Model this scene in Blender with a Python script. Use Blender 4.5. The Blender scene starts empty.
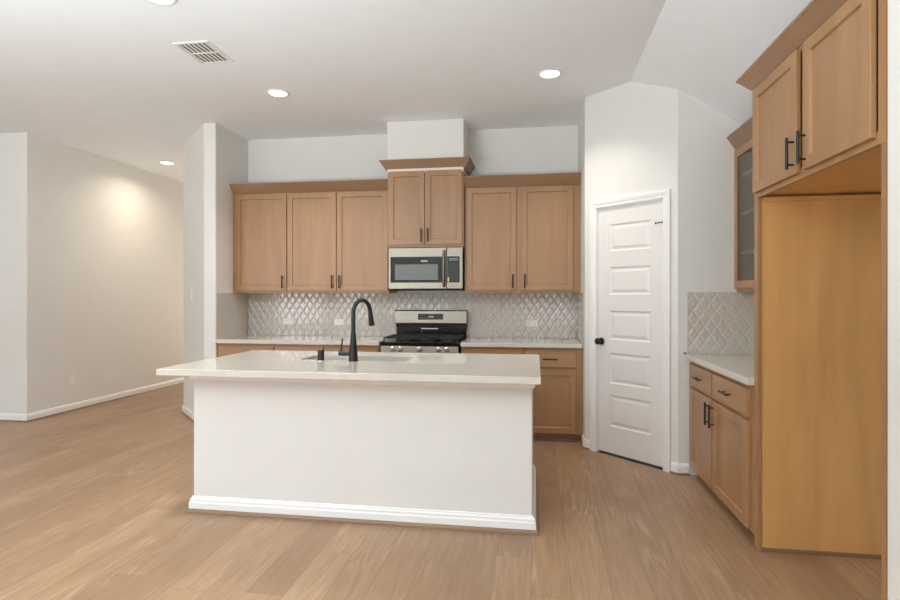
import bpy, bmesh, math, random
from mathutils import Vector, Matrix
random.seed(7)
PI = math.pi
C = bpy.context.scene.collection
S = bpy.context.scene

# ------------------------------------------------------------------ camera, world, light, exposure
cam = bpy.data.cameras.new('camera')
co = bpy.data.objects.new('camera', cam); C.objects.link(co)
co.location = (0, 0, 1.36); co.rotation_euler = (PI/2, 0, 0.1532)
cam.sensor_width = 36; cam.lens = 559.6/900*36
cam.shift_x = 0.00103; cam.shift_y = -0.005
cam.clip_start = 0.05; cam.clip_end = 100
S.camera = co

S.view_settings.view_transform = 'Standard'
S.view_settings.look = 'None'
S.view_settings.gamma = 1
S.view_settings.use_curve_mapping = False
S.view_settings.exposure = -0.09
try:
    S.cycles.use_denoising = True
    S.cycles.denoiser = 'OPENIMAGEDENOISE'
    S.cycles.max_bounces = 10
    S.cycles.diffuse_bounces = 7
    S.cycles.glossy_bounces = 4
    S.cycles.sample_clamp_indirect = 6
    S.cycles.caustics_reflective = False
    S.cycles.caustics_refractive = False
except Exception:
    pass

w = bpy.data.worlds.new('world'); S.world = w; w.use_nodes = True
w.node_tree.nodes['Background'].inputs[0].default_value = (0.75, 0.87, 1.0, 1)
w.node_tree.nodes['Background'].inputs[1].default_value = 1.2

def area(name, loc, rot, sx, sy, power, col):
    l = bpy.data.lights.new(name, 'AREA'); l.shape = 'RECTANGLE'; l.size = sx; l.size_y = sy
    l.energy = power; l.color = col
    o = bpy.data.objects.new(name, l); C.objects.link(o); o.location = loc; o.rotation_euler = rot
    return o
DAY = (0.90, 0.95, 1.0)
REAR_W = [(-7.7, -6.2), (-5.9, -4.6), (-.5, 1.7)]
for i, (a, b) in enumerate(REAR_W):       # fill lights at unseen rear windows, placed to light the kitchen
    area('window_fill', ((a+b)/2, -4.12, 1.55), (PI/2, 0, 0), b-a, 2.2, (52 if a < -6 else 38 if a < -4 else 11)*(b-a), DAY)
area('window_fill', (2.02, -1.9, 1.25), (PI/2, 0, PI/2), 2.2, 1.5, 14, DAY)  # unseen side window light added to brighten the hall wall
area('hall_fill', (-4.75, 9.88, 1.2), (-PI/2, 0, 0), .58, 1.7, 26, (1.0, .90, .80))  # warm fill light added to brighten the hallway
# added upward fill light behind the camera, bounced off the ceiling
area('ceiling_fill', (-2.5, -0.5, 1.0), (PI, 0, 0), 1.6, 1.2, 415, (0.80, 0.925, 1.0))
DOWN_POWER = 4
DOWN_COL = (1.0, 0.95, 0.89)

# ------------------------------------------------------------------ materials
def sl(c): return tuple(((v/255)/12.92 if v/255 <= .04045 else ((v/255+.055)/1.055)**2.4) for v in c)
class N:
    def __init__(s, name):
        s.m = bpy.data.materials.new(name); s.m.use_nodes = True; s.t = s.m.node_tree; s.n = s.t.nodes
        s.b = s.n['Principled BSDF']
    def new(s, ty, **k):
        n = s.n.new(ty)
        for a, v in k.items(): setattr(n, a, v)
        return n
    def l(s, a, b): s.t.links.new(a, b)
    def val(s, x, sock):
        if hasattr(x, 'links') or hasattr(x, 'is_linked'): s.l(x, sock)
        else: sock.default_value = x
    def math(s, op, a, b=None, c=None):
        n = s.new('ShaderNodeMath', operation=op); s.val(a, n.inputs[0])
        if b is not None: s.val(b, n.inputs[1])
        if c is not None: s.val(c, n.inputs[2])
        return n.outputs[0]
    def mix(s, f, a, b, mode='MIX'):
        n = s.new('ShaderNodeMix', data_type='RGBA', blend_type=mode)
        s.val(f, n.inputs[0])
        for x, k in ((a, 6), (b, 7)):
            if isinstance(x, tuple): n.inputs[k].default_value = (*x, 1) if len(x) == 3 else x
            else: s.l(x, n.inputs[k])
        return n.outputs[2]
    def noise(s, vec, scale, detail=4, rough=.5, dist=0):
        n = s.new('ShaderNodeTexNoise'); n.inputs['Scale'].default_value = scale
        n.inputs['Detail'].default_value = detail; n.inputs['Roughness'].default_value = rough
        n.inputs['Distortion'].default_value = dist
        if vec is not None: s.l(vec, n.inputs['Vector'])
        return n.outputs[0]
    def bump(s, h, strength, dist):
        n = s.new('ShaderNodeBump'); n.inputs['Strength'].default_value = strength
        n.inputs['Distance'].default_value = dist; s.l(h, n.inputs['Height'])
        s.l(n.outputs[0], s.b.inputs['Normal'])
    def mapv(s, scale, rot=(0, 0, 0), kind='Object'):
        tc = s.new('ShaderNodeTexCoord'); m = s.new('ShaderNodeMapping')
        m.inputs['Scale'].default_value = scale; m.inputs['Rotation'].default_value = rot
        s.l(tc.outputs[kind], m.inputs['Vector']); return m.outputs[0]

def plain(name, col, rough=.5, metal=0, spec=.5, bump=None):
    k = N(name)
    v = k.mapv((1, 1, 1))
    f = k.noise(v, 6, 3)
    c = sl(col)
    k.l(k.mix(f, tuple(x*.97 for x in c), tuple(min(1, x*1.03) for x in c)), k.b.inputs['Base Color'])
    k.b.inputs['Roughness'].default_value = rough; k.b.inputs['Metallic'].default_value = metal
    k.b.inputs['Specular IOR Level'].default_value = spec
    if bump: k.bump(k.noise(v, bump[0], 3), bump[1], bump[2])
    return k.m

M = {}
M['wall'] = plain('painted_drywall', (225, 223, 218), .75, spec=.25, bump=(140, .06, .002))
M['ceiling'] = plain('ceiling_paint', (238, 241, 244), .85, spec=.2, bump=(110, .06, .002))
M['trim'] = plain('semi_gloss_trim', (236, 235, 232), .38, spec=.4)
M['doorpaint'] = plain('door_paint', (230, 227, 223), .36, spec=.4)
M['island'] = plain('island_paint', (220, 217, 212), .5, spec=.3, bump=(120, .03, .002))
M['quartz'] = plain('white_quartz', (209, 202, 191), .05, spec=.8)
M['tile'] = plain('glazed_tile', (198, 190, 179), .09, spec=.6)
M['grout'] = plain('tile_grout', (196, 191, 184), .8)
M['black'] = plain('matte_black_metal', (17, 16, 16), .42)
M['iron'] = plain('cast_iron', (24, 24, 24), .6)
M['enamel'] = plain('black_enamel', (14, 14, 15), .18)
M['blackglass'] = plain('black_glass', (12, 12, 13), .08)
M['mwglass'] = plain('oven_window_screen', (104, 106, 101), .25)
M['chrome'] = plain('polished_chrome', (225, 225, 225), .25, metal=1)
M['plastic'] = plain('white_plastic', (238, 233, 230), .35)
M['socket'] = plain('grey_socket_slots', (120, 116, 113), .5)
M['dark'] = plain('dark_recess', (42, 36, 31), .8)
M['keys'] = plain('grey_key_print', (96, 97, 97), .5)
M['yellow'] = plain('yellow_sticker', (215, 214, 90), .6)
M['badge'] = plain('silver_badge', (170, 170, 168), .35, metal=.6)
M['duct'] = plain('duct_interior', (84, 82, 80), .8)
M['vent'] = plain('vent_enamel', (232, 230, 227), .5)

def steel():
    k = N('brushed_stainless')
    v = k.mapv((2, 2, 260))
    f = k.noise(v, 3, 3)
    k.l(k.mix(f, sl((128, 120, 106)), sl((146, 137, 122))), k.b.inputs['Base Color'])
    k.b.inputs['Metallic'].default_value = 1
    k.l(k.math('MULTIPLY_ADD', f, .10, .26), k.b.inputs['Roughness'])
    return k.m
M['steel'] = steel()
M['sinksteel'] = plain('satin_sink_steel_shaded', (112, 106, 96), .38, metal=1)  # shade inside the bowl put into a darker steel colour

def wood(name, col, var=.09, rough=.32, scale=(22, 22, 1.6), spec=.55):
    k = N(name)
    tc = k.new('ShaderNodeTexCoord'); oi = k.new('ShaderNodeObjectInfo')
    add = k.new('ShaderNodeVectorMath', operation='ADD')
    mul = k.new('ShaderNodeVectorMath', operation='SCALE'); mul.inputs['Scale'].default_value = 13.0
    comb = k.new('ShaderNodeCombineXYZ')
    for i in range(3): k.l(oi.outputs['Random'], comb.inputs[i])
    k.l(comb.outputs[0], mul.inputs[0]); k.l(tc.outputs['Object'], add.inputs[0]); k.l(mul.outputs[0], add.inputs[1])
    mp = k.new('ShaderNodeMapping'); mp.inputs['Scale'].default_value = scale; k.l(add.outputs[0], mp.inputs['Vector'])
    g = k.noise(mp.outputs[0], 2.2, 6, .62, .4)
    mp2 = k.new('ShaderNodeMapping'); mp2.inputs['Scale'].default_value = tuple(min(4, s*.28) for s in scale); k.l(add.outputs[0], mp2.inputs['Vector'])
    b = k.noise(mp2.outputs[0], 2.0, 3, .5, .8)
    c = sl(col)
    lo = tuple(x*(1-var*1.5) for x in c); hi = tuple(x*(1+var) for x in c)
    c1 = k.mix(g, lo, hi)
    tone = k.math('MULTIPLY_ADD', k.math('SUBTRACT', b, .5), .5, 1.0)
    hsv = k.new('ShaderNodeHueSaturation'); k.l(c1, hsv.inputs['Color']); k.l(tone, hsv.inputs['Value'])
    k.l(hsv.outputs[0], k.b.inputs['Base Color'])
    k.b.inputs['Roughness'].default_value = rough; k.b.inputs['Specular IOR Level'].default_value = spec
    k.bump(g, .05, .002)
    return k.m
M['wood'] = wood('stained_maple', (163, 122, 82))
M['woodh'] = wood('stained_maple_horizontal', (165, 124, 84), scale=(1.6, 22, 22))
M['crown'] = wood('stained_maple_crown_shaded', (150, 116, 87), scale=(1.6, 1.6, 22))  # crown's shade put into a darker copy of the wood colour
M['maple'] = wood('clear_maple_panel', (206, 157, 96), var=.07, rough=.42, scale=(9, 9, 1.2))
M['shoe'] = wood('shoe_moulding_wood', (138, 108, 82), scale=(3, 3, 30))

def floor_mat():
    k = N('oak_plank_floor')
    tc = k.new('ShaderNodeTexCoord'); sp = k.new('ShaderNodeSeparateXYZ'); k.l(tc.outputs['Object'], sp.inputs[0])
    X, Y = sp.outputs[0], sp.outputs[1]
    PW, PL = .185, 1.5
    xs = k.math('DIVIDE', k.math('ADD', X, 20), PW)
    row = k.math('FLOOR', xs); fx = k.math('FRACT', xs)
    wn = k.new('ShaderNodeTexWhiteNoise', noise_dimensions='1D'); k.l(row, wn.inputs['W'])
    ys = k.math('ADD', k.math('DIVIDE', k.math('ADD', Y, 20), PL), wn.outputs['Value'])
    col = k.math('FLOOR', ys); fy = k.math('FRACT', ys)
    cb = k.new('ShaderNodeCombineXYZ'); k.l(row, cb.inputs[0]); k.l(col, cb.inputs[1])
    wn2 = k.new('ShaderNodeTexWhiteNoise', noise_dimensions='3D'); k.l(cb.outputs[0], wn2.inputs['Vector'])
    rnd = wn2.outputs['Value']
    # grain
    gx = k.math('MULTIPLY', X, 26.0); gy = k.math('MULTIPLY', Y, 1.3); gz = k.math('MULTIPLY', rnd, 57.0)
    gv = k.new('ShaderNodeCombineXYZ'); k.l(gx, gv.inputs[0]); k.l(gy, gv.inputs[1]); k.l(gz, gv.inputs[2])
    fine = k.noise(gv.outputs[0], 2.6, 7, .68, .25)
    lv = k.new('ShaderNodeCombineXYZ'); k.l(k.math('MULTIPLY', X, 6.5), lv.inputs[0]); k.l(k.math('MULTIPLY', Y, .42), lv.inputs[1]); k.l(gz, lv.inputs[2])
    low = k.noise(lv.outputs[0], 1.0, 2, .5, .3)
    ring = k.math('SINE', k.math('ADD', k.math('MULTIPLY', low, 110.0), k.math('MULTIPLY', fine, 3.0)))
    mv = k.new('ShaderNodeCombineXYZ'); k.l(k.math('MULTIPLY', X, 4.0), mv.inputs[0]); k.l(k.math('MULTIPLY', Y, 1.2), mv.inputs[1]); k.l(k.math('ADD', gz, 9.0), mv.inputs[2])
    mask = k.math('MULTIPLY', k.math('MAXIMUM', k.math('SUBTRACT', k.noise(mv.outputs[0], 1.0, 2), .46), 0.0), 5.0)
    mask = k.math('MINIMUM', mask, 1.0)
    ring = k.math('MULTIPLY', k.math('POWER', k.math('MULTIPLY_ADD', ring, .5, .5), 3.0), mask)
    base = k.mix(rnd, sl((153, 121, 91)), sl((174, 141, 108)))
    c1 = k.mix(k.math('MULTIPLY', k.math('SUBTRACT', fine, .36), 1.9), base, sl((132, 101, 75)))
    c2 = k.mix(k.math('MULTIPLY', ring, .38), c1, sl((205, 176, 147)))
    ex = k.math('MINIMUM', fx, k.math('SUBTRACT', 1.0, fx)); ex = k.math('MULTIPLY', ex, PW)
    ey = k.math('MINIMUM', fy, k.math('SUBTRACT', 1.0, fy)); ey = k.math('MULTIPLY', ey, PL)
    e = k.math('MINIMUM', ex, ey)
    gap = k.math('LESS_THAN', e, .0012)
    c3 = k.mix(k.math('MULTIPLY', gap, .55), c2, sl((84, 62, 46)))
    k.l(c3, k.b.inputs['Base Color'])
    k.l(k.math('MULTIPLY_ADD', fine, .12, .30), k.b.inputs['Roughness'])
    k.b.inputs['Specular IOR Level'].default_value = .45
    k.bump(k.math('SUBTRACT', fine, k.math('MULTIPLY', gap, 2.0)), .05, .002)
    return k.m
M['floor'] = floor_mat()

def emis(name, col, st):
    k = N(name); k.b.inputs['Emission Color'].default_value = (*col, 1); k.b.inputs['Emission Strength'].default_value = st
    k.b.inputs['Base Color'].default_value = (.9, .9, .9, 1); return k.m
M['lamp'] = emis('lamp_lens', (1, .96, .9), 6)
M['digits'] = emis('display_digits', (.2, .5, .35), .12)

def glass():
    k = N('cabinet_glass'); out = k.n['Material Output']
    tr = k.new('ShaderNodeBsdfTransparent'); gl = k.new('ShaderNodeBsdfGlossy'); gl.inputs['Roughness'].default_value = .05
    tr.inputs[0].default_value = (.82, .86, .84, 1)
    fr = k.new('ShaderNodeLayerWeight'); fac = k.math('MULTIPLY_ADD', k.math('POWER', fr.outputs['Facing'], 5.0), .92, .05)
    mx = k.new('ShaderNodeMixShader'); k.l(fac, mx.inputs[0]); k.l(tr.outputs[0], mx.inputs[1]); k.l(gl.outputs[0], mx.inputs[2])
    k.l(mx.outputs[0], out.inputs[0]); return k.m
M['glass'] = glass()

# ------------------------------------------------------------------ geometry helpers
class MB:
    def __init__(s): s.v = []; s.f = []
    def add(s, vs, fs):
        b = len(s.v); s.v += [tuple(p) for p in vs]; s.f += [tuple(b+i for i in f) for f in fs]; return s
    def box(s, x0, x1, y0, y1, z0, z1):
        return s.add([(x0,y0,z0),(x1,y0,z0),(x1,y1,z0),(x0,y1,z0),(x0,y0,z1),(x1,y0,z1),(x1,y1,z1),(x0,y1,z1)],
                     [(0,3,2,1),(4,5,6,7),(0,1,5,4),(1,2,6,5),(2,3,7,6),(3,0,4,7)])
    def loops(s, ls, cap0=True, cap1=True, closed=True):
        n = len(ls[0]); vs = [p for l in ls for p in l]; fs = []
        for i in range(len(ls)-1):
            for j in range(n if closed else n-1):
                k = (j+1) % n; fs.append((i*n+j, i*n+k, (i+1)*n+k, (i+1)*n+j))
        if cap0: fs.append(tuple(range(n-1, -1, -1)))
        if cap1: fs.append(tuple((len(ls)-1)*n+j for j in range(n)))
        return s.add(vs, fs)
    def prism(s, poly, z0, z1):
        return s.loops([[(x, y, z0) for x, y in poly], [(x, y, z1) for x, y in poly]])
    def cyl(s, p0, p1, r0, r1=None, n=20):
        r1 = r0 if r1 is None else r1
        p0 = Vector(p0); p1 = Vector(p1); d = (p1-p0).normalized()
        a = d.orthogonal().normalized(); b = d.cross(a)
        return s.loops([[tuple(p+a*r*math.cos(2*PI*i/n)+b*r*math.sin(2*PI*i/n)) for i in range(n)] for p, r in ((p0, r0), (p1, r1))])
    def lathe(s, prof, c=(0,0,0), axis='z', n=28):
        ls = []
        for r, h in prof:
            l = []
            for i in range(n):
                q = (r*math.cos(2*PI*i/n), r*math.sin(2*PI*i/n))
                p = {'z': (q[0], q[1], h), 'y': (q[0], h, q[1]), 'x': (h, q[0], q[1])}[axis]
                l.append((p[0]+c[0], p[1]+c[1], p[2]+c[2]))
            ls.append(l)
        return s.loops(ls)
    def tube(s, pts, rs, n=16):
        pts = [Vector(p) for p in pts]; ls = []; a = None
        for i, p in enumerate(pts):
            d = (pts[min(i+1, len(pts)-1)]-pts[max(i-1, 0)]).normalized()
            if a is None: a = d.orthogonal().normalized()
            a = (a-d*a.dot(d)).normalized(); b = d.cross(a)
            r = rs[i] if isinstance(rs, (list, tuple)) else rs
            ls.append([tuple(p+a*r*math.cos(2*PI*j/n)+b*r*math.sin(2*PI*j/n)) for j in range(n)])
        return s.loops(ls)
    def panel(s, x0, x1, z0, z1, prof, back=None):
        """concentric rings on a front facing -y: prof = [(inset, y)]; ends closed"""
        ls = []
        if back is not None: ls.append([(x0,back,z0),(x1,back,z0),(x1,back,z1),(x0,back,z1)])
        for i, y in prof: ls.append([(x0+i,y,z0+i),(x1-i,y,z0+i),(x1-i,y,z1-i),(x0+i,y,z1-i)])
        return s.loops(ls, cap0=back is not None, cap1=True)
    def build(s, name, mat, parent=None, bevel=0, seg=2, smooth=None, recalc=True, kind=None):
        me = bpy.data.meshes.new(name); me.from_pydata(s.v, [], s.f); me.update()
        if recalc:
            bm = bmesh.new(); bm.from_mesh(me); bmesh.ops.recalc_face_normals(bm, faces=bm.faces); bm.to_mesh(me); bm.free()
        me.materials.append(M[mat] if isinstance(mat, str) else mat)
        if smooth is not None:
            for p in me.polygons: p.use_smooth = True
            me.set_sharp_from_angle(angle=math.radians(smooth))
        o = bpy.data.objects.new(name, me); C.objects.link(o)
        if parent is not None: o.parent = parent
        if bevel:
            m = o.modifiers.new('bevel', 'BEVEL'); m.width = bevel; m.segments = seg; m.limit_method = 'ANGLE'; m.angle_limit = math.radians(40)
        if kind: o['kind'] = kind
        return o

def thing(name, label, cat, loc=(0,0,0), rz=0, group=None):
    o = bpy.data.objects.new(name, None); C.objects.link(o); o.location = loc; o.rotation_euler = (0,0,rz)
    o['label'] = label; o['category'] = cat
    if group: o['group'] = group
    o.empty_display_size = .1
    return o
def tag(o, label, cat, group=None):
    o['label'] = label; o['category'] = cat
    if group: o['group'] = group
    return o
def struct(o, label, cat):
    o['kind'] = 'structure'; o['label'] = label; o['category'] = cat; return o
def copy_tree(o, parent=None):
    c = o.copy(); C.objects.link(c); c.parent = parent
    for ch in list(o.children): copy_tree(ch, c)
    return c

# ------------------------------------------------------------------ measured plan
D = 5.925; XL = -3.2206; YS = 5.272; XS = -3.351; PX = -4.065
X1, Y1 = .435, 5.108; X2 = 1.0705; Y2 = 4.4723
H = 3.12; XC = .769; SL = .64; XR = 1.79
XH, YH = -5.418, 5.2645
def ceil_z(x): return H if x < XC else H-SL*(x-XC)

# ------------------------------------------------------------------ structure
struct(MB().box(-8.1, 2.0, -4.1, 10.1, -.1, 0).build('floor', 'floor'), 'light brown oak plank floor', 'floor')
cp = [(-8.1,H),(XC,H),(2.0,ceil_z(2.0)),(2.0,H+.35),(-8.1,H+.35)]
struct(MB().loops([[(x,-4.1,z) for x,z in cp],[(x,10.1,z) for x,z in cp]]).build('ceiling','ceiling'),
       'white ceiling, flat with a sloped side above the pantry', 'ceiling')
def wall(name, poly, label, z0=0, z1=H+.1, mat='wall', bevel=0):
    return struct(MB().prism(poly, z0, z1).build(name, mat, bevel=bevel), label, 'wall')
wall('wall_hall', [(-8.1,YH),(XH,YH),(XH,10.1),(-8.1,10.1)], 'white wall of the hallway entrance, with a low outlet', bevel=.012)
wall('wall_left', [(XS,YS),(XL,YS),(XL,D),(XL,10.1),(PX,10.1),(PX,YS+XS-PX)], 'white angled wall end beside the kitchen cabinets', bevel=.012)
wall('wall_back', [(XL+.0005,D),(X1,D),(X1,D+.15),(XL+.0005,D+.15)], 'white wall behind the range')
wall('wall_hall_end', [(XH,9.9),(PX,9.9),(PX,10.1),(XH,10.1)], 'end wall of the hallway')
WY0, WY1 = -3.0, -.8
mr = MB(); mr.box(XR,2.0,-4.1,WY0,0,H+.1); mr.box(XR,2.0,WY1,Y2+.1,0,H+.1); mr.box(XR,2.0,WY0,WY1,0,.5); mr.box(XR,2.0,WY0,WY1,2.0,H+.1)
struct(mr.build('wall_right','wall'), 'white wall behind the cabinet run beside the pantry', 'wall')
wall('wall_recess', [(X2,Y2),(XR,Y2),(XR,Y2+.12),(X2+.05,Y2+.12)], 'white wall between pantry door and glass cabinet')
wall('wall_right_end', [(1.167,1.95),(XR,1.95),(XR,2.087),(1.167,2.087)], 'white wall end beside the tall refrigerator alcove', bevel=.01)
wall('wall_soffit', [(-1.491,5.527),(-.708,5.527),(-.708,D),(-1.491,D)], 'white boxed soffit above the middle cabinet', z0=2.60, bevel=.004)
# pantry: return wall, diagonal wall with door opening
RT = 2**.5
def dg(s, off=0, ): # point on the diagonal, off = distance into the room
    return (X1+s/RT-off/RT, Y1-s/RT-off/RT)
DL, DR, DT = .135, .775, 2.112
SE = (X2-X1)*RT
def quad(s0, s1, t): return [dg(s0), dg(s1), dg(s1, -t), dg(s0, -t)]
wp = MB()
wp.prism([(X1,D),(X1,Y1),dg(DL),dg(DL,-.115),(X1+.11,Y1+.05),(X1+.11,D)], 0, H+.1)
wp.prism([dg(DR),(X2,Y2),(X2+.05,Y2+.12),dg(DR,-.115)], 0, H+.1)
wp.prism(quad(DL,DR,.115), DT, H+.1)
struct(MB().box(-5.1,-4.4,9.86,9.899,.3,.35).box(-5.1,-4.4,9.86,9.899,2.05,2.1).box(-5.1,-5.05,9.86,9.899,.35,2.05).box(-4.45,-4.4,9.86,9.899,.35,2.05).build('window_5','trim'),'unseen white frame added around the hallway fill light','window')  # frame put in to carry the hallway fill light
struct(wp.build('wall_pantry','wall'), 'white angled pantry wall holding the panelled door', 'wall')
# room behind the camera
MBr = MB()
xs = [-8.1]+[v for p in REAR_W for v in p]+[2.0]
for i in range(0, len(xs), 2): MBr.box(xs[i], xs[i+1], -4.1, -4.0, 0, H+.1)
for a, b in REAR_W: MBr.box(a,b,-4.1,-4.0,0,.45); MBr.box(a,b,-4.1,-4.0,2.65,H+.1)
struct(MBr.build('wall_rear','wall'), 'wall with three tall windows added for light behind the camera', 'wall')
ml = MB(); ml.box(-8.1,-8.0,-4.0,YH,0,H+.1)
struct(ml.build('wall_far_side','wall'), 'plain white wall on the far side of the room', 'wall')
def winframe(n, a, b, z0, z1, side=False):
    m = MB(); t = .05
    for r in ((a,a+t,z0,z1),(b-t,b,z0,z1),(a+t,b-t,z0,z0+t),(a+t,b-t,z1-t,z1),(a+t,b-t,(z0+z1)/2-.02,(z0+z1)/2+.02)):
        if side: m.box(1.93,1.97,*r)
        else: m.box(r[0],r[1],-4.07,-4.03,r[2],r[3])
    struct(m.build('window_%d' % n,'trim'), 'unseen white framed window, added for its light', 'window')
for i,(a,b) in enumerate(REAR_W): winframe(i+1,a,b,.45,2.65)
winframe(4,WY0,WY1,.5,2.0,True)  # side window frame, added along with its fill light

def run_profile(name, pts, prof, mat, label, parent=None):
    """extrude a profile [(off, z)] along plan points; the room lies on the right-hand side of travel"""
    P = [Vector(p) for p in pts]; ls = []
    for i, p in enumerate(P):
        ns = []
        if i > 0: d = (P[i]-P[i-1]).normalized(); ns.append(Vector((d.y,-d.x)))
        if i < len(P)-1: d = (P[i+1]-P[i]).normalized(); ns.append(Vector((d.y,-d.x)))
        if len(ns) == 2: m = (ns[0]+ns[1]).normalized(); m = m/m.dot(ns[0])
        else: m = ns[0]
        ls.append([(p.x+m.x*o, p.y+m.y*o, z) for o, z in prof])
    o = MB().loops(ls).build(name, mat, parent)
    if parent is None: struct(o, label, 'baseboard')
    return o
BASE = [(0,0),(.014,0),(.014,.058),(.011,.064),(.011,.072),(.005,.082),(0,.084)]
SHOE = [(.0142,.0005),(.027,.0005),(.026,.007),(.021,.013),(.0142,.015)]
def baseboard(side, pts, label):
    b = run_profile('baseboard_'+side, pts, BASE, 'trim', label)
    run_profile('shoe_strip', pts, SHOE, 'shoe', None, b)
baseboard('hall', [(-8.0,YH),(XH,YH),(XH,9.9)], 'white baseboard along the hallway wall')
baseboard('left', [(PX,9.9),(PX,YS+XS-PX),(XS,YS),(XL,YS),(XL,5.30)], 'white baseboard around the angled wall end')
baseboard('pantry', [(X1,5.29),(X1,Y1),dg(.064)], 'short white baseboard between cabinet and pantry door casing')
baseboard('recess', [dg(.845),(X2,Y2),(1.15,Y2)], 'short white baseboard between pantry door and base cabinet')
baseboard('right', [(1.167,2.087),(1.167,1.95),(XR,1.95),(XR,-4.0)], 'baseboard on the wall end beside the alcove')

# ------------------------------------------------------------------ pantry door (door_1)
d1 = bpy.data.objects.new('door_1', None); C.objects.link(d1); d1.location = (X1, Y1, 0); d1.rotation_euler = (0,0,-PI/4)
struct(d1, 'white five-panel pantry door with black knob', 'door')
# local: x along wall, -y into room
sl0, sl1, st, sb = .140, .770, 2.106, .018
rows = [(.245,.512),(.612,.872),(.985,1.232),(1.368,1.602),(1.736,1.966)]
px0, px1 = .256, .656
m = MB(); yb, yf = .047, .012
m.box(sl0,px0,yf,yb,sb,st); m.box(px1,sl1,yf,yb,sb,st)
zz = [sb]+[v for r in rows for v in r]+[st]
for i in range(0,len(zz),2): m.box(px0,px1,yf,yb,zz[i],zz[i+1])
for z0,z1 in rows: m.panel(px0,px1,z0,z1,[(0,yf),(.010,yf+.009),(.020,yf+.009),(.042,yf+.002),(.046,yf+.002)])
m.build('door_slab','doorpaint',d1,recalc=False)
# jamb
m = MB(); m.box(DL,DL+.004,.0,.115,0,DT); m.box(DR-.004,DR,.0,.115,0,DT); m.box(DL,DR,.0,.115,DT-.005,DT)
m.box(DL,DL+.012,.05,.065,0,DT); m.box(DR-.012,DR,.05,.065,0,DT); m.box(DL,DR,.05,.065,DT-.012,DT)
m.build('door_jamb','trim',d1)
# casing, mitred around the opening
def casing(parent, a, b, t, wd=.062):
    prof = [(0,0),(0,-.010),(.006,-.013),(.024,-.013),(.030,-.017),(.052,-.020),(wd,-.018),(wd,0)]
    ls = []
    path = [((a,0),(-1,0)),((a,t),(-1,1)),((b,t),(1,1)),((b,0),(1,0))]
    for (x,z),(dx,dz) in path:
        ls.append([(x+dx*o, y-.0005, z+dz*o) for o,y in prof])
    MB().loops(ls).build('door_casing','trim',parent)
casing(d1, DL-.004, DR+.004, DT+.004)
k = MB().lathe([(.0,-.001),(.030,-.001),(.031,-.008),(.026,-.012),(.011,-.014),(.010,-.034),(.018,-.038),(.027,-.047),(.029,-.056),(.026,-.065),(.016,-.071),(0,-.073)],(.176,yf,.966),'y')
k.build('door_knob','black',d1,smooth=35)
for i, hz in enumerate((1.90,1.13,.30)):
    h = MB().cyl((.776,.004,hz-.05),(.776,.004,hz+.05),.006,n=12).build('hinge','trim',d1,smooth=40)
hs = MB(); hs.cyl((.776,.004,1.928),(.776,.004,1.938),.009,n=12); hs.cyl((.774,.0,1.932),(.728,-.026,1.926),.004,n=10); hs.cyl((.730,-.0255,1.926),(.722,-.030,1.925),.008,n=12)
hs.build('hinge_pin_stop','black',d1,smooth=40)
MB().box(DL,DR,.0,.115,.0002,.004).build('door_gap_shade','dark',d1)  # dark strip laid in for the shade under the door

# ------------------------------------------------------------------ cabinetry
WD = 'wood'
def handle(parent, x, z, y=-.020, L=.137, vertical=True):
    m = MB(); r = .0068; off = .030; h = L/2; q = h-.020
    if vertical:
        m.cyl((x,y-off,z-h),(x,y-off,z+h),r,n=14)
        for s in (-q,q): m.cyl((x,y-.0002,z+s),(x,y-off,z+s),.0045,n=10)
    else:
        m.cyl((x-h,y-off,z),(x+h,y-off,z),r,n=14)
        for s in (-q,q): m.cyl((x+s,y-.0002,z),(x+s,y-off,z),.0045,n=10)
    return m.build('handle','black',parent,smooth=40)
def door(parent, x0, x1, z0, z1, hx=None, hz=None, name='door', mat=WD, L=.137, label=None):
    m = MB().panel(x0,x1,z0,z1,[(0,-.0185),(.0015,-.020),(.054,-.020),(.0555,-.0185),(.0585,-.0095),(.060,-.0090)],back=-.0005)
    o = m.build(name,mat,parent)
    if hx is not None: handle(o,hx,hz,L=L)
    return o
def drawer(parent, x0, x1, z0, z1, L=.137):
    o = MB().panel(x0,x1,z0,z1,[(0,-.018),(.002,-.020)],back=-.0005).build('drawer','woodh',parent)
    handle(o,(x0+x1)/2,(z0+z1)/2,vertical=False,L=L)
    return o
def crown(parent, name, x0, x1, yb, z0, z1, p, left=False, right=False, y0=0):
    """crown profile at the front (local y=y0), optional mitred returns"""
    prof = [(.004,z0),(.010,z0+.010),(p*.9,z1-.014),(p,z1-.010),(p,z1)]
    ls = []
    for o, z in prof:
        a = x0-(o if left else 0); b = x1+(o if right else 0)
        ls.append([(a,y0-o,z),(b,y0-o,z),(b,yb,z),(a,yb,z)])
    return MB().loops(ls).build(name,'crown',parent)

UG = 'upper kitchen cabinets on the back wall'
DZ0, DZ1, BZ0, BZ1 = 1.411, 2.438, 1.386, 2.449
YU = 5.601          # face-frame plane of the wall cabinets
def upper(label, x0, x1, doors, yu=YU, z0=BZ0, z1=BZ1):
    t = thing('wall_cabinet', label, 'cabinet', (x0, yu, z0), 0, UG)
    MB().box(0, x1-x0, 0, D-yu-.0005, 0, z1-z0).build('cabinet_box', WD, t, bevel=.0015)
    for a, b, c, d, hx in doors:
        door(t, a-x0, b-x0, c-z0, d-z0, hx-x0, c+.092-z0)
    return t
upper('single-door brown wall cabinet against the angled white wall end', XL+.001, -2.5975, [(-3.178,-2.603,DZ0,DZ1,-2.640)])
upper('two-door brown wall cabinet between single-door cabinet and microwave', -2.5965, -1.4925, [(-2.591,-2.055,DZ0,DZ1,-2.092),(-2.047,-1.500,DZ0,DZ1,-2.012)])
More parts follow.
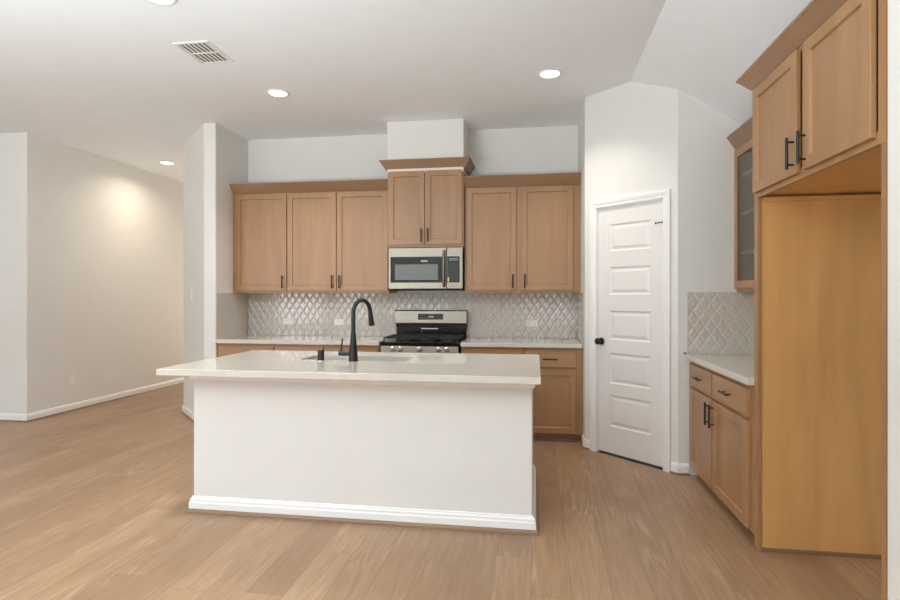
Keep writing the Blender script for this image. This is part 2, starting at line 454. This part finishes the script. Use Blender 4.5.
tm = upper('raised two-door brown cabinet directly above the microwave, topped by a crown', -1.491, -.708, [(-1.479,-1.105,1.873,2.618,-1.135),(-1.098,-.724,1.873,2.618,-1.068)], yu=5.546, z0=1.848, z1=2.640)
crown(tm, 'crown_moulding', 0, .783, .0, 2.628-1.848, 2.727-1.848, .072, True, True)
# returns: keep the crown clear of the soffit
tm_c = [c for c in tm.children if c.name.startswith('crown_moulding')][0]
bpy.data.objects.remove(tm_c)
def crown_u(parent, W, depth, z0, z1, p, gap=.0):
    """U-shaped crown with mitred returns wrapping front and both sides"""
    prof = [(.002,z0),(.012,z0+.008),(p*.88,z1-.016),(p,z1-.011),(p,z1),(.002,z1)]
    path = [((0,depth),(-1,0)),((0,0),(-1,-1)),((W,0),(1,-1)),((W,depth),(1,0))]
    ls = [[(x+dx*o,y+dy*o,z) for o,z in prof] for (x,y),(dx,dy) in path]
    return MB().loops(ls).build('crown_moulding','crown',parent)
crown_u(tm, .783, D-5.546-.001, 2.622-1.848, 2.727-1.848, .072)
tr = upper('two-door brown wall cabinet between microwave and pantry wall', -.7055, X1-.001, [(-.686,-.188,DZ0,DZ1,-.222),(-.139,.365,DZ0,DZ1,-.104)])
crown(tr, 'crown_moulding', 0, X1-.002+.7055, .02, 2.440-BZ0, 2.548-BZ0, .075)
cl = thing('crown_moulding', 'brown crown moulding along the two wall cabinets beside the angled wall end', 'moulding', (XL+.001, YU, 2.4495))
crown(cl, 'crown_strip', 0, -1.4925-XL-.001, .02, 0, .097, .075)

# base cabinets
BG = 'base kitchen cabinets on the back wall'
YB = 5.305
def base(label, x0, x1, units, group=BG, loc=None, rz=0, depth=None, TK=.066):
    loc = loc or (x0, YB, 0); depth = depth or D-YB-.001; W = x1-x0
    t = thing('base_cabinet', label, 'cabinet', loc, rz, group)
    MB().box(0,W,0,depth,TK,.8735).build('cabinet_box', WD, t, bevel=.0015)
    MB().box(0,W,.06,depth,.0005,TK-.0005).build('toe_kick', WD, t)
    MB().loops([[(x,.0595-o,z) for o,z in ((0,.0005),(.012,.0005),(.010,.009),(0,.014))] for x in (0,W)]).build('shoe_strip','shoe',t)
    for a, b, hside in units:
        drawer(t, a, b, .692, .848)
        door(t, a, b, .078, .672, (b-.034 if hside > 0 else a+.034), .672-.092)
    return t
base('brown base cabinet under the counter, against the angled white wall end', XL+.001, -2.5945, [(.02,.618,1)])
base('brown base cabinet behind the soap dispenser, between its two neighbours', -2.5935, -2.0705, [(.006,.514,1)])
base('brown base cabinet beside the range, behind the faucet', -2.0695, -1.5035, [(.006,.556,-1)])
base('brown base cabinet between range and pantry-side cabinet, mostly hidden by the island', -.7035, -.1125, [(.008,.583,1)])
base('brown base cabinet with drawer and door beside the pantry wall', -.1115, X1-.001, [(.008,.484,-1)])

# countertops of the back wall
def slab(name, label, x0, x1, y0, y1, group=None):
    o = MB().box(x0,x1,y0,y1,.874,.914).build(name,'quartz',bevel=.003)
    return tag(o, label, 'countertop', group)
slab('countertop', 'white quartz countertop between angled wall end and range', XL+.0006, -1.4995, 5.266, D-.0092)
slab('countertop', 'white quartz countertop between range and pantry wall', -.7035, X1-.0092, 5.266, D-.0092)

# ------------------------------------------------------------------ tiled backsplashes
def clip(poly, ax, lim, sgn):
    out = []
    for i in range(len(poly)):
        a, b = poly[i], poly[(i+1) % len(poly)]
        ia = sgn*(a[ax]-lim) >= -1e-9; ib = sgn*(b[ax]-lim) >= -1e-9
        if ia: out.append(a)
        if ia != ib:
            t = (lim-a[ax])/(b[ax]-a[ax]); out.append(tuple(a[k]+t*(b[k]-a[k]) for k in range(3)))
    return out
def tiles(m, W, Hh, w=.0811, h=.121):
    g = .04; t = .0060
    nx = int(W/w)+2; nz = int(Hh/(h/2))+3
    for r in range(nz):
        for c in range(-1, nx+1):
            cx = c*w+(w/2 if r % 2 else 0); cz = (r-.5)*h/2
            k = 1-g; q = .60
            O = [(cx-w/2*k,cz,.0025),(cx,cz-h/2*k,.0025),(cx+w/2*k,cz,.0025),(cx,cz+h/2*k,.0025)]
            I = [(cx-w/2*q,cz,t),(cx,cz-h/2*q,t),(cx+w/2*q,cz,t),(cx,cz+h/2*q,t)]
            fs = [I]+[[O[i],O[(i+1)%4],I[(i+1)%4],I[i]] for i in range(4)]
            for f in fs:
                for ax, lim, sg in ((0,0,1),(0,W,-1),(1,0,1),(1,Hh,-1)):
                    if len(f) >= 3: f = clip(f, ax, lim, sg)
                if len(f) >= 3:
                    m.add([(p[0],-p[2],p[1]) for p in f],[tuple(range(len(f)))])
def splash(label, loc, rz, W, Hh, smooth=None):
    t = thing('tile_backsplash', label, 'backsplash', loc, rz, 'diamond tile backsplashes')
    m = MB(); tiles(m, W, Hh); 
    o = m.build('diamond_tiles','tile',t,recalc=False)
    me = o.data
    # all tile faces must look towards -y
    bm = bmesh.new(); bm.from_mesh(me)
    for f in bm.faces:
        f.normal_update()
        if f.normal.y > 0: f.normal_flip()
    bm.to_mesh(me); bm.free()
    MB().box(0,W,-.0026,-.0002,0,Hh).build('grout_bed','grout',t)
    return t
SZ = .9145; SHh = 1.385-SZ
splash('white diamond tile backsplash on the long back wall behind the range', (XL+.0085,D,SZ), 0, X1-XL-.017, SHh)
splash('narrow tile backsplash on the white wall end beside the back counter', (XL,D-.0062,SZ), PI/2, .001+D-5.282-.0065, SHh) if False else None
splash('narrow tile backsplash on the angled white wall end above the counter', (XL,5.281,SZ), PI/2, D-5.281-.0005, SHh)
splash('narrow tile backsplash on the pantry side wall above the counter', (X1,D-.0005,SZ), -PI/2, D-5.281-.0005, SHh)
splash('grey diamond tile backsplash below the glass-door cabinet', (1.139,Y2,SZ), 0, XR-1.139-.0065, SHh)

# outlets
OG = 'horizontal outlets on the long backsplash'
def outlet(label, loc, rz, horiz=True, group=None, kind='duplex'):
    t = thing('wall_outlet' if kind == 'duplex' else 'light_switch', label, 'outlet' if kind == 'duplex' else 'switch', loc, rz, group)
    w, h = (.118,.072) if horiz else (.072,.118)
    MB().panel(-w/2,w/2,-h/2,h/2,[(0,-.003),(.004,-.006),(.006,-.006)],back=0).build('cover_plate','plastic',t)
    for s in (-1,1):
        if kind == 'duplex':
            cx, cz = ((s*.022,0) if horiz else (0,s*.022))
            MB().panel(cx-.015,cx+.015,cz-.013,cz+.013,[(0,-.0075),(.003,-.009)],back=-.0061).build('socket','plastic',t)
            q = MB()
            for dx in (-.005,.005):
                if horiz: q.box(cx-.004,cx+.004,-.0097,-.0091,dx-.001,dx+.001)
                else: q.box(dx-.001,dx+.001,-.0097,-.0091,cz-.004,cz+.004)
            q.build('slots','socket',t)
    if kind != 'duplex':
        MB().panel(-.016,.016,-.033,.033,[(0,-.009),(.002,-.011)],back=-.0061).build('rocker','plastic',t)
    return t
yo = D-.0058
outlet('white horizontal outlet on the backsplash nearest the angled wall end', (-2.742,yo,1.072), 0, group=OG)
outlet('white horizontal outlet on the backsplash behind the faucet', (-2.140,yo,1.067), 0, group=OG)
outlet('white horizontal outlet on the backsplash beyond the range, near the pantry', (-.031,yo,1.067), 0, group=OG)
outlet('white upright outlet low on the hallway wall', (XH,5.861,.358), PI/2, horiz=False)
sx, sy = XS-(3.740-3.351), YS+(3.740-3.351)
outlet('pale light switch on the angled wall end facing the hallway', (sx,sy,1.366), -PI/4, horiz=False, kind='switch')


# ------------------------------------------------------------------ gas range
RX = -1.1
rg = thing('gas_range', 'stainless gas range with black cooktop under the microwave', 'range', (RX, 5.255, 0))
hw = .380; dp = D-.012-5.255
MB().box(-hw,hw,.03,dp-.004,.06,.893).build('body','steel',rg,bevel=.003)
MB().box(-hw+.02,hw-.02,.06,dp-.02,.0005,.0595).build('base_plinth','dark',rg)
dr = MB().panel(-hw+.004,hw-.004,.22,.765,[(0,-.004),(.006,-.010),(.03,-.010)],back=.0295).build('oven_door','steel',rg)
MB().panel(-.27,.27,.34,.66,[(0,-.0112),(.003,-.0125),(.01,-.0125)],back=-.0102).build('door_glass','blackglass',dr)
hd = MB().cyl((-.33,-.055,.72),(.33,-.055,.72),.012,n=16)
for s in (-.30,.30): hd.cyl((s,-.0102,.72),(s,-.055,.72),.009,n=12)
hd.build('oven_handle','steel',dr,smooth=40)
MB().panel(-hw+.004,hw-.004,.07,.21,[(0,-.004),(.006,-.010)],back=.0295).build('warming_drawer','steel',rg)
# front control panel
m = MB(); prof = [(.0295,.775),(-.012,.775),(-.002,.874),(.0295,.874)]
m.loops([[(x,y,z) for y,z in prof] for x in (-hw,hw)]).build('control_panel','steel',rg,bevel=.002)
for i, kx in enumerate((-.264,-.185,.002,.187,.269)):
    c = (kx,-.0085,.842)
    b = MB().lathe([(0,.001),(.024,.001),(.025,-.006),(.020,-.010),(.019,-.026),(.016,-.030),(0,-.031)],c,'y',24).build('burner_knob','chrome',rg,smooth=35)
    MB().box(kx-.003,kx+.003,-.0085-.036,-.0085-.0305,.842-.016,.842+.018).build('knob_grip','chrome',b,bevel=.001)
# cooktop with raised front lip
m = MB().box(-hw-.001,hw+.001,-.004,dp-.06,.8935,.912); m.build('cooktop','enamel',rg,bevel=.005)
MB().box(-hw-.001,hw+.001,-.006,.012,.875,.912).build('cooktop_lip','enamel',rg,bevel=.004)
for bx, by in ((-.235,.17),(-.235,.43),(0,.30),(.235,.17),(.235,.43)):
    b = MB().lathe([(0,.9125),(.048,.9125),(.050,.920),(.040,.924),(0,.924)],(bx,by,0)).build('burner','chrome',rg,smooth=40)
    MB().lathe([(0,.9245),(.034,.9245),(.035,.930),(.030,.934),(0,.935)],(bx,by,0)).build('burner_cap','iron',b,smooth=40)
for gx0, gx1 in ((-.366,-.124),(-.120,.120),(.124,.366)):
    m = MB(); t = .006; z0, z1 = .940, .953; y0, y1 = .035, .560
    for x in (gx0+t,gx1-t): m.box(x-t,x+t,y0,y1,z0,z1)
    for y in (y0+t,(y0+y1)/2,y1-t): m.box(gx0,gx1,y-t,y+t,z0,z1)
    cxg = (gx0+gx1)/2
    m.box(cxg-t*.8,cxg+t*.8,y0,y1,z0+.001,z1+.003)
    for y in ((y0*.75+y1*.25),(y0*.25+y1*.75)): m.box(gx0,gx1,y-t*.8,y+t*.8,z0+.001,z1+.003)
    for x in (gx0+t,gx1-t):
        for y in (y0+t,y1-t): m.box(x-t,x+t,y-t,y+t,.9125,z0)
    m.build('burner_grate','iron',rg,bevel=.0015)
# backguard
gy = 5.845-5.255; 
MB().box(-hw+.004,hw-.004,gy+.012,dp,.9135,1.058).build('backguard_base','enamel',rg,bevel=.002)
MB().box(-hw,hw,gy+.004,dp,1.025,1.056).build('backguard_rail','dark',rg,bevel=.002)
m = MB(); prof = [(dp,1.058),(gy-.012,1.058),(gy-.016,1.07),(gy-.004,1.195),(gy+.006,1.204),(dp,1.204)]
bg = m.loops([[(x,y,z) for y,z in prof] for x in (-hw-.006,hw+.006)]).build('backguard','steel',rg,bevel=.003)
def onface(z): return gy-.016+(z-1.07)/(1.195-1.07)*.012
ds = MB().loops([[(x,onface(z)-o,z) for x,z in ((-.134,1.104),(.136,1.104),(.136,1.166),(-.134,1.166))] for o in (.0004,.003)]).build('display','blackglass',bg)
for z in (1.120,1.150):
    MB().box(-.11,-.03,onface(z)-.0042,onface(z)-.0032,z-.0022,z+.0022).build('display_symbols','keys',ds)
q = MB()
for i, x in enumerate((-.012,.0,.016,.028)): q.box(x-.004,x+.004,onface(1.135)-.0043,onface(1.135)-.0032,1.128,1.143)
q.build('display_digits','digits',ds)
MB().box(-.105,.075,gy+.0095,gy+.0118,1.002,1.014).build('warning_label','plastic',rg)

# ------------------------------------------------------------------ microwave
mw = thing('microwave', 'stainless over-the-range microwave below the raised cabinet', 'microwave', (-1.096, 5.545, 1.424))
mw_d = D-5.545-.007
MB().box(-.379,.379,.0,mw_d,.0,.421).build('body','steel',mw,bevel=.002)
MB().box(-.36,.36,.02,mw_d-.02,-.012,-.0005).build('vent_underside','dark',mw)
dm = MB().panel(-.381,.216,.003,.419,[(0,-.018),(.004,-.022),(.03,-.022)],back=-.0005).build('door','steel',mw)
MB().panel(-.358,.205,.066,.326,[(0,-.0235),(.002,-.0245),(.02,-.0245)],back=-.0222).build('door_glass','blackglass',dm)
MB().panel(-.312,.130,.092,.250,[(0,-.0252),(.002,-.0258),(.01,-.0258)],back=-.0247).build('window_screen','mwglass',dm)
MB().box(-.044,.026,-.0258,-.0247,.278,.288).build('brand_badge','badge',dm,bevel=.0004)
h = MB().tube([(.192,-.0222,.380),(.192,-.050,.376),(.192,-.058,.350),(.192,-.058,.060),(.192,-.050,.034),(.192,-.0222,.030)],[.011]*6,n=14)
h.build('door_handle','steel',dm,smooth=50)
cpn = MB().panel(.220,.381,.003,.419,[(0,-.018),(.004,-.022),(.03,-.022)],back=-.0005).build('control_panel','steel',mw)
kp = MB().panel(.226,.349,.066,.326,[(0,-.0235),(.002,-.0245),(.02,-.0245)],back=-.0222).build('keypad','blackglass',cpn)
q = MB()
for r in range(8):
    for c in range(4):
        x = .246+c*.027; z = .086+r*.0235
        q.box(x-.006,x+.006,-.0256,-.0247,z-.0035,z+.0035)
q.build('key_legends','keys',kp)
MB().box(.240,.336,-.0256,-.0247,.282,.312).build('clock_display','mwglass',kp)
MB().box(.230,.244,-.0268,-.0259,.072,.118).build('energy_sticker','yellow',kp)

# ------------------------------------------------------------------ island
IX0, IX1, IY0, IY1 = -2.279, .029, 3.090, 4.280
bx0, bx1, by0, by1 = -2.136, -.017, 3.248, 4.262
isl = thing('kitchen_island', 'white kitchen island with wood shoe strip in the middle of the floor', 'island', (-1.08, 3.75, 0))
def L(p): return (p[0]+1.08, p[1]-3.75)
def lb(m, x0,x1,y0,y1,z0,z1): return m.box(x0+1.08,x1+1.08,y0-3.75,y1-3.75,z0,z1)
m = MB(); lb(m,bx0,bx1,by0,by0+.11,0.0005,.8735)
m.build('knee_wall','island',isl,bevel=.008,seg=3)
m = MB(); lb(m,bx0,bx0+.02,by0+.1102,by1-.02,.0005,.8735); m.build('end_panel','island',isl)
m = MB(); lb(m,bx1-.02,bx1,by0+.1102,by1-.02,.0005,.8735); m.build('end_panel','island',isl)
m = MB(); lb(m,bx0+.0205,bx1-.0205,by1-.10,by1-.08,.0005,.10); m.build('toe_kick','wood',isl)
m = MB(); lb(m,bx0+.0205,bx1-.0205,by1-.04,by1-.02,.1005,.8735); m.build('face_frame','wood',isl)
n = 4; wd = (bx1-bx0-.05)/n
for i in range(n):
    a = bx0+.025+i*wd+1.08
    q = MB(); q.panel(-(a+wd-.004),-(a+.004),.11,.86,[(0,-.0185),(.0015,-.020),(.054,-.020),(.060,-.0115)],back=-.0005)
    q.v = [(-x,-y,z) for x,y,z in q.v]
    q.v = [(x,y+(by1-.02-3.75)+.0005,z) for x,y,z in q.v]
    q.build('door','wood',isl)
IB = [(0,.0),(.020,.0),(.020,.058),(.015,.066),(.015,.078),(.008,.086),(.006,.094),(0,.096)]
ISH = [(.0202,.0006),(.038,.0006),(.036,.012),(.030,.019),(.0202,.022)]
pts = [L(p) for p in ((bx0,by1-.02),(bx0,by0),(bx1,by0),(bx1,by1-.02))]
def run_local(name, pts, prof, mat, parent):
    P = [Vector(p) for p in pts]; ls = []
    for i, p in enumerate(P):
        ns = []
        if i > 0: d = (P[i]-P[i-1]).normalized(); ns.append(Vector((d.y,-d.x)))
        if i < len(P)-1: d = (P[i+1]-P[i]).normalized(); ns.append(Vector((d.y,-d.x)))
        if len(ns) == 2: mm = (ns[0]+ns[1]).normalized(); mm = mm/mm.dot(ns[0])
        else: mm = ns[0]
        s = -1
        ls.append([(p.x+mm.x*o, p.y+mm.y*o, z) for o, z in prof])
    return MB().loops(ls).build(name, mat, parent)
run_local('baseboard', pts, [(o,z+.0006) for o,z in IB], 'trim', isl)
run_local('shoe_strip', pts, ISH, 'shoe', isl)
CAP = [(0,.826),(.010,.828),(.014,.836),(.014,.852),(.022,.858),(.026,.866),(.026,.8735),(0,.8735)]
run_local('cap_trim', pts, CAP, 'trim', isl)
# counter with sink cut-out
SX0, SX1, SY0, SY1 = -1.63, -.87, 3.705, 4.000
def ringslab(x0,x1,y0,y1,a0,a1,b0,b1,z0,z1):
    O = [(x0,y0),(x1,y0),(x1,y1),(x0,y1)]
    r = .03; I = []
    for (cx,cy,s) in ((a0+r,b0+r,2),(a1-r,b0+r,3),(a1-r,b1-r,0),(a0+r,b1-r,1)):
        I.append([(cx+r*math.cos(PI/2*(s+j/4)),cy+r*math.sin(PI/2*(s+j/4))) for j in range(5)])
    m = MB(); vs = []; fs = []
    for z in (z0,z1):
        vs += [(x,y,z) for x,y in O]; vs += [(x,y,z) for g in I for x,y in g]
    n = 24
    for k in (0,1):
        b = k*n
        for i in range(4):
            j = (i+1) % 4
            for t in range(4): fs.append((b+i,b+4+i*5+t,b+4+i*5+t+1))
            fs.append((b+i,b+4+i*5+4,b+4+j*5,b+j))
    for i in range(4): fs.append((i,(i+1)%4,n+(i+1)%4,n+i))
    for i in range(20): fs.append((4+i,4+(i+1)%20,n+4+(i+1)%20,n+4+i))
    return m.add(vs,fs)
it = ringslab(IX0,IX1,IY0,IY1,SX0,SX1,SY0,SY1,.874,.914).build('island_countertop','quartz',bevel=.003)
tag(it,'large white quartz countertop on the island with sink cut-out','countertop')
sk = thing('kitchen_sink','stainless undermount sink set into the island countertop','sink',((SX0+SX1)/2,(SY0+SY1)/2,.873))
a, b = (SX1-SX0)/2+.004, (SY1-SY0)/2+.004
def rr(a,b,r,z): 
    out = []
    for cx,cy,s in ((a-r,b-r,0),(-a+r,b-r,1),(-a+r,-b+r,2),(a-r,-b+r,3)):
        out += [(cx+r*math.cos(PI/2*(s+j/5)),cy+r*math.sin(PI/2*(s+j/5)),z) for j in range(6)]
    return out
MB().loops([rr(a+.02,b+.02,.04,0),rr(a+.02,b+.02,.04,-.002),rr(a+.004,b+.004,.032,-.003),rr(a-.004,b-.004,.03,-.19),rr(a-.02,b-.02,.03,-.212),
            rr(a-.025,b-.025,.03,-.206),rr(a-.012,b-.012,.03,-.19),rr(a,b,.03,0)],cap0=False,cap1=False).build('bowl','sinksteel',sk,smooth=50)
MB().loops([rr(a-.022,b-.022,.03,-.211),rr(a-.022,b-.022,.03,-.2075)]).build('bowl_floor','sinksteel',sk)
MB().lathe([(0,-.207),(.045,-.207),(.045,-.204),(.036,-.203),(.030,-.206),(0,-.206)]).build('drain','chrome',sk,smooth=40)
# faucet
fc = thing('kitchen_faucet','matte black gooseneck pull-down faucet beside the sink','faucet',(-1.2235,3.66,.9145))
MB().lathe([(0,0),(.033,0),(.033,.006),(.031,.008),(.028,.05),(.0195,.16),(.0165,.19),(.0145,.20),(0,.20)]).build('body','black',fc,smooth=40)
dx, dy = .082, .19; Lr = math.hypot(dx,dy); ux, uy = dx/Lr, dy/Lr; R = .088
pp = [(0,0,.19),(0,0,.24),(0,0,.30),(0,0,.325)]
for i in range(1,13):
    th = PI*i/12*.94
    pp.append((ux*(R-R*math.cos(th)),uy*(R-R*math.cos(th)),.325+R*math.sin(th)))
pp.append((pp[-1][0]+ux*.004,pp[-1][1]+uy*.004,pp[-1][2]-.02))
MB().tube(pp,.0145,n=18).build('spout','black',fc,smooth=50)
e = Vector(pp[-1]); dn = Vector((ux*.16,uy*.16,-1)).normalized()
MB().tube([e,e+dn*.005,e+dn*.03,e+dn*.079,e+dn*.090],[.0145,.0165,.0175,.0215,.020],n=18).build('spray_head','black',fc,smooth=50)
hb = MB(); hb.tube([(-.02,0,.052),(-.087,0,.052),(-.102,0,.053)],[.0175,.0175,.0165],n=18)
hb = hb.build('handle_hub','black',fc,smooth=50)
MB().tube([(-.084,0,.060),(-.083,0,.10),(-.078,0,.152)],[.0062,.0052,.006],n=12).build('lever','black',hb,smooth=50)
sd = thing('soap_dispenser','short black cylindrical air-gap cap on the island beside the faucet','dispenser',(-1.447,3.640,.9145))
MB().lathe([(0,0),(.027,0),(.027,.004),(.024,.006),(0,.006)]).build('base_ring','chrome',sd,smooth=40)
MB().lathe([(0,.0062),(.0225,.0062),(.0225,.066),(.0215,.071),(.018,.073),(0,.073)]).build('cap','black',sd,smooth=40)
sd.name = 'air_gap_cap'; sd['category'] = 'fitting'

# ------------------------------------------------------------------ cabinet run beside the pantry
XF = 1.167
RZ = -PI/2
Wr = Y2-.001-3.238
tb = thing('base_cabinet','brown two-drawer two-door base cabinet between pantry wall and alcove','cabinet',(XF,Y2-.001,0),RZ)
dpt = XR-XF-.001
MB().box(0,Wr,0,dpt,.066,.8735).build('cabinet_box',WD,tb,bevel=.0015)
MB().box(0,Wr,.06,dpt,.0005,.0655).build('toe_kick','wood',tb)
spl = .565
for (a,b,hx) in ((.020,spl-.012,spl-.045),(spl+.012,Wr-.055,spl+.045)):
    drawer(tb,a,b,.692,.848)
    door(tb,a,b,.078,.672,hx,.672-.100,L=.15)
slab('countertop','short white quartz countertop between pantry wall and refrigerator alcove',1.1335,XR-.0005,3.238,Y2-.0092)
# glass-door wall cabinet
XG = 1.49
tg = thing('wall_cabinet','glass-door brown wall cabinet above the short counter','cabinet',(XG,Y2-.001,BZ0),RZ)
Hg = BZ1-BZ0; dg_ = XR-XG-.001; t = .018
m = MB(); m.box(0,t,0,dg_,0,Hg); m.box(Wr-t,Wr,0,dg_,0,Hg); m.box(t,Wr-t,0,dg_,0,.03); m.box(t,Wr-t,0,dg_,Hg-.03,Hg); m.box(t,Wr-t,dg_-.01,dg_,.03,Hg-.03)
m.box(Wr/2-.02,Wr/2+.02,0,.02,.03,Hg-.03)
m.build('cabinet_box','wood',tg)
for z in (1.675,1.965,2.25): MB().box(t+.001,Wr-t-.001,.025,dg_-.0105,z-BZ0-.009,z-BZ0+.009).build('shelf','maple',tg)
for a, b in ((.006,Wr/2-.003),(Wr/2+.003,Wr-.006)):
    m = MB(); z0, z1 = .026, Hg-.012; f = .055
    m.box(a,a+f,-.020,-.0005,z0,z1); m.box(b-f,b,-.020,-.0005,z0,z1); m.box(a+f,b-f,-.020,-.0005,z0,z0+f); m.box(a+f,b-f,-.020,-.0005,z1-f,z1)
    o = m.build('door','wood',tg)
    MB().box(a+f-.004,b-f+.004,-.012,-.009,z0+f-.004,z1-f+.004).build('glass_pane','glass',o)
crown(tg,'crown_moulding',0,Wr,.02,2.440-BZ0,2.548-BZ0,.072)
# small black bumper beside the counter
q = MB().cyl((1.1185,Y2-.0005,.922),(1.1185,Y2-.022,.922),.007,n=14).build('wall_bumper','black',bevel=.001)
tag(q,'tiny black bumper on the wall just above the short counter edge','bumper')
# refrigerator alcove
YA0, YA1 = 3.237, 2.0885
fe = thing('refrigerator_alcove','tall brown refrigerator alcove with yellow maple side panel and two upper doors','alcove cabinet',(XF,YA0,0),RZ)
Wf = YA0-YA1; df = XR-XF-.001
MB().box(.010,.044,.02,df,.022,1.880).build('side_panel','maple',fe)
MB().box(0,.049,0,.0195,.0005,1.880).build('front_stile','wood',fe,bevel=.001)
MB().box(.014,.050,.02,df,.0005,.0215).build('shoe_strip','shoe',fe)
MB().box(Wf-.026,Wf,0,df,.0005,1.880).build('side_panel','wood',fe,bevel=.001)
UZ0, UZ1 = 1.8805, 2.462
m = MB(); m.box(0,.018,0,df,UZ0,UZ1); m.box(Wf-.018,Wf,0,df,UZ0,UZ1); m.box(.018,Wf-.018,0,df,UZ1-.018,UZ1); m.box(.018,Wf-.018,df-.012,df,UZ0,UZ1-.018)
m.box(.018,Wf-.018,0,.019,UZ0,UZ0+.045); m.box(Wf-.043,Wf-.018,0,.019,UZ0+.045,UZ1-.018); m.box(.018,.03,0,.019,UZ0+.045,UZ1-.018); m.box(.549,.600,0,.019,UZ0+.045,UZ1-.018)
m.build('upper_box','wood',fe)
MB().box(.0185,Wf-.0185,.0195,df-.0125,UZ0+.012,UZ0+.024).build('box_bottom','maple',fe)
MB().box(.046,.058,.03,df,UZ0-.022,UZ0-.0005).build('cleat','maple',fe)
door(fe,.030,.537,1.906,2.458,.537-.021,1.998,L=.142)
door(fe,.604,Wf-.052,1.906,2.458,.604+.021,1.998,L=.142)
prof = [(.002,2.463),(.012,2.470),(.060,2.530),(.070,2.535),(.070,2.546),(.002,2.546)]
ls = [[(x+ddx*o,y+ddy*o,z) for o,z in prof] for (x,y),(ddx,ddy) in (((0,.20),(-1,0)),((0,0),(-1,-1)),((Wf,0),(0,-1)))]
MB().loops(ls).build('crown_moulding','crown',fe)

# ------------------------------------------------------------------ ceiling fittings
LG = 'recessed ceiling lights'
def downlight(label, x, y, power=DOWN_POWER, col=DOWN_COL, spread=115):
    t = thing('ceiling_light', label, 'ceiling light', (x,y,H-.0005), 0, LG)
    MB().lathe([(.074,0),(.099,0),(.101,-.003),(.097,-.007),(.080,-.009),(.076,-.006),(.074,0)],n=40).build('trim_ring','trim',t,smooth=50)
    MB().lathe([(0,-.0005),(.0735,-.0005),(.0735,-.004),(0,-.005)],n=40).build('lens','lamp',t,smooth=40)
    l = bpy.data.lights.new('lamp','AREA'); l.shape = 'DISK'; l.size = .14; l.energy = power; l.color = col; l.spread = math.radians(spread)
    lo = bpy.data.objects.new('lamp', l); C.objects.link(lo); lo.parent = t; lo.location = (0,0,-.012)
    return t
downlight('round recessed ceiling light above the base cabinets, beyond the air vent', -2.210, 4.575, 13)
downlight('round recessed ceiling light in front of the pantry wall', .112, 4.505, 9)
downlight('small warm recessed light over the hallway floor', -4.82, 6.75, 11, (1.0,.86,.70), 150)
downlight('round recessed ceiling light cut off by the top edge of the photo', -2.193, 2.99, 9)
vt = thing('air_vent','white rectangular slotted air vent in the ceiling','air vent',(-2.368,3.735,H-.0005))
W2, L2 = .135, .175
m = MB()
for x0,x1,y0,y1 in ((-W2,-W2+.022,-L2,L2),(W2-.022,W2,-L2,L2),(-W2+.022,W2-.022,-L2,-L2+.022),(-W2+.022,W2-.022,L2-.022,L2),(-W2+.022,W2-.022,-.006,.006)):
    m.box(x0,x1,y0,y1,-.006,0)
m.build('vent_frame','vent',vt,bevel=.001)
MB().box(-W2+.022,W2-.022,-L2+.022,L2-.022,-.0012,-.0002).build('vent_backing','duct',vt)
m = MB()
for i in range(7):
    x = -W2+.035+i*(2*W2-.07)/6
    m.loops([[(x-.006,y,-.0058),(x-.0045,y,-.0058),(x+.006,y,-.0015),(x+.0045,y,-.0015)] for y in (-L2+.022,L2-.022)])
m.build('vent_louvres','vent',vt)
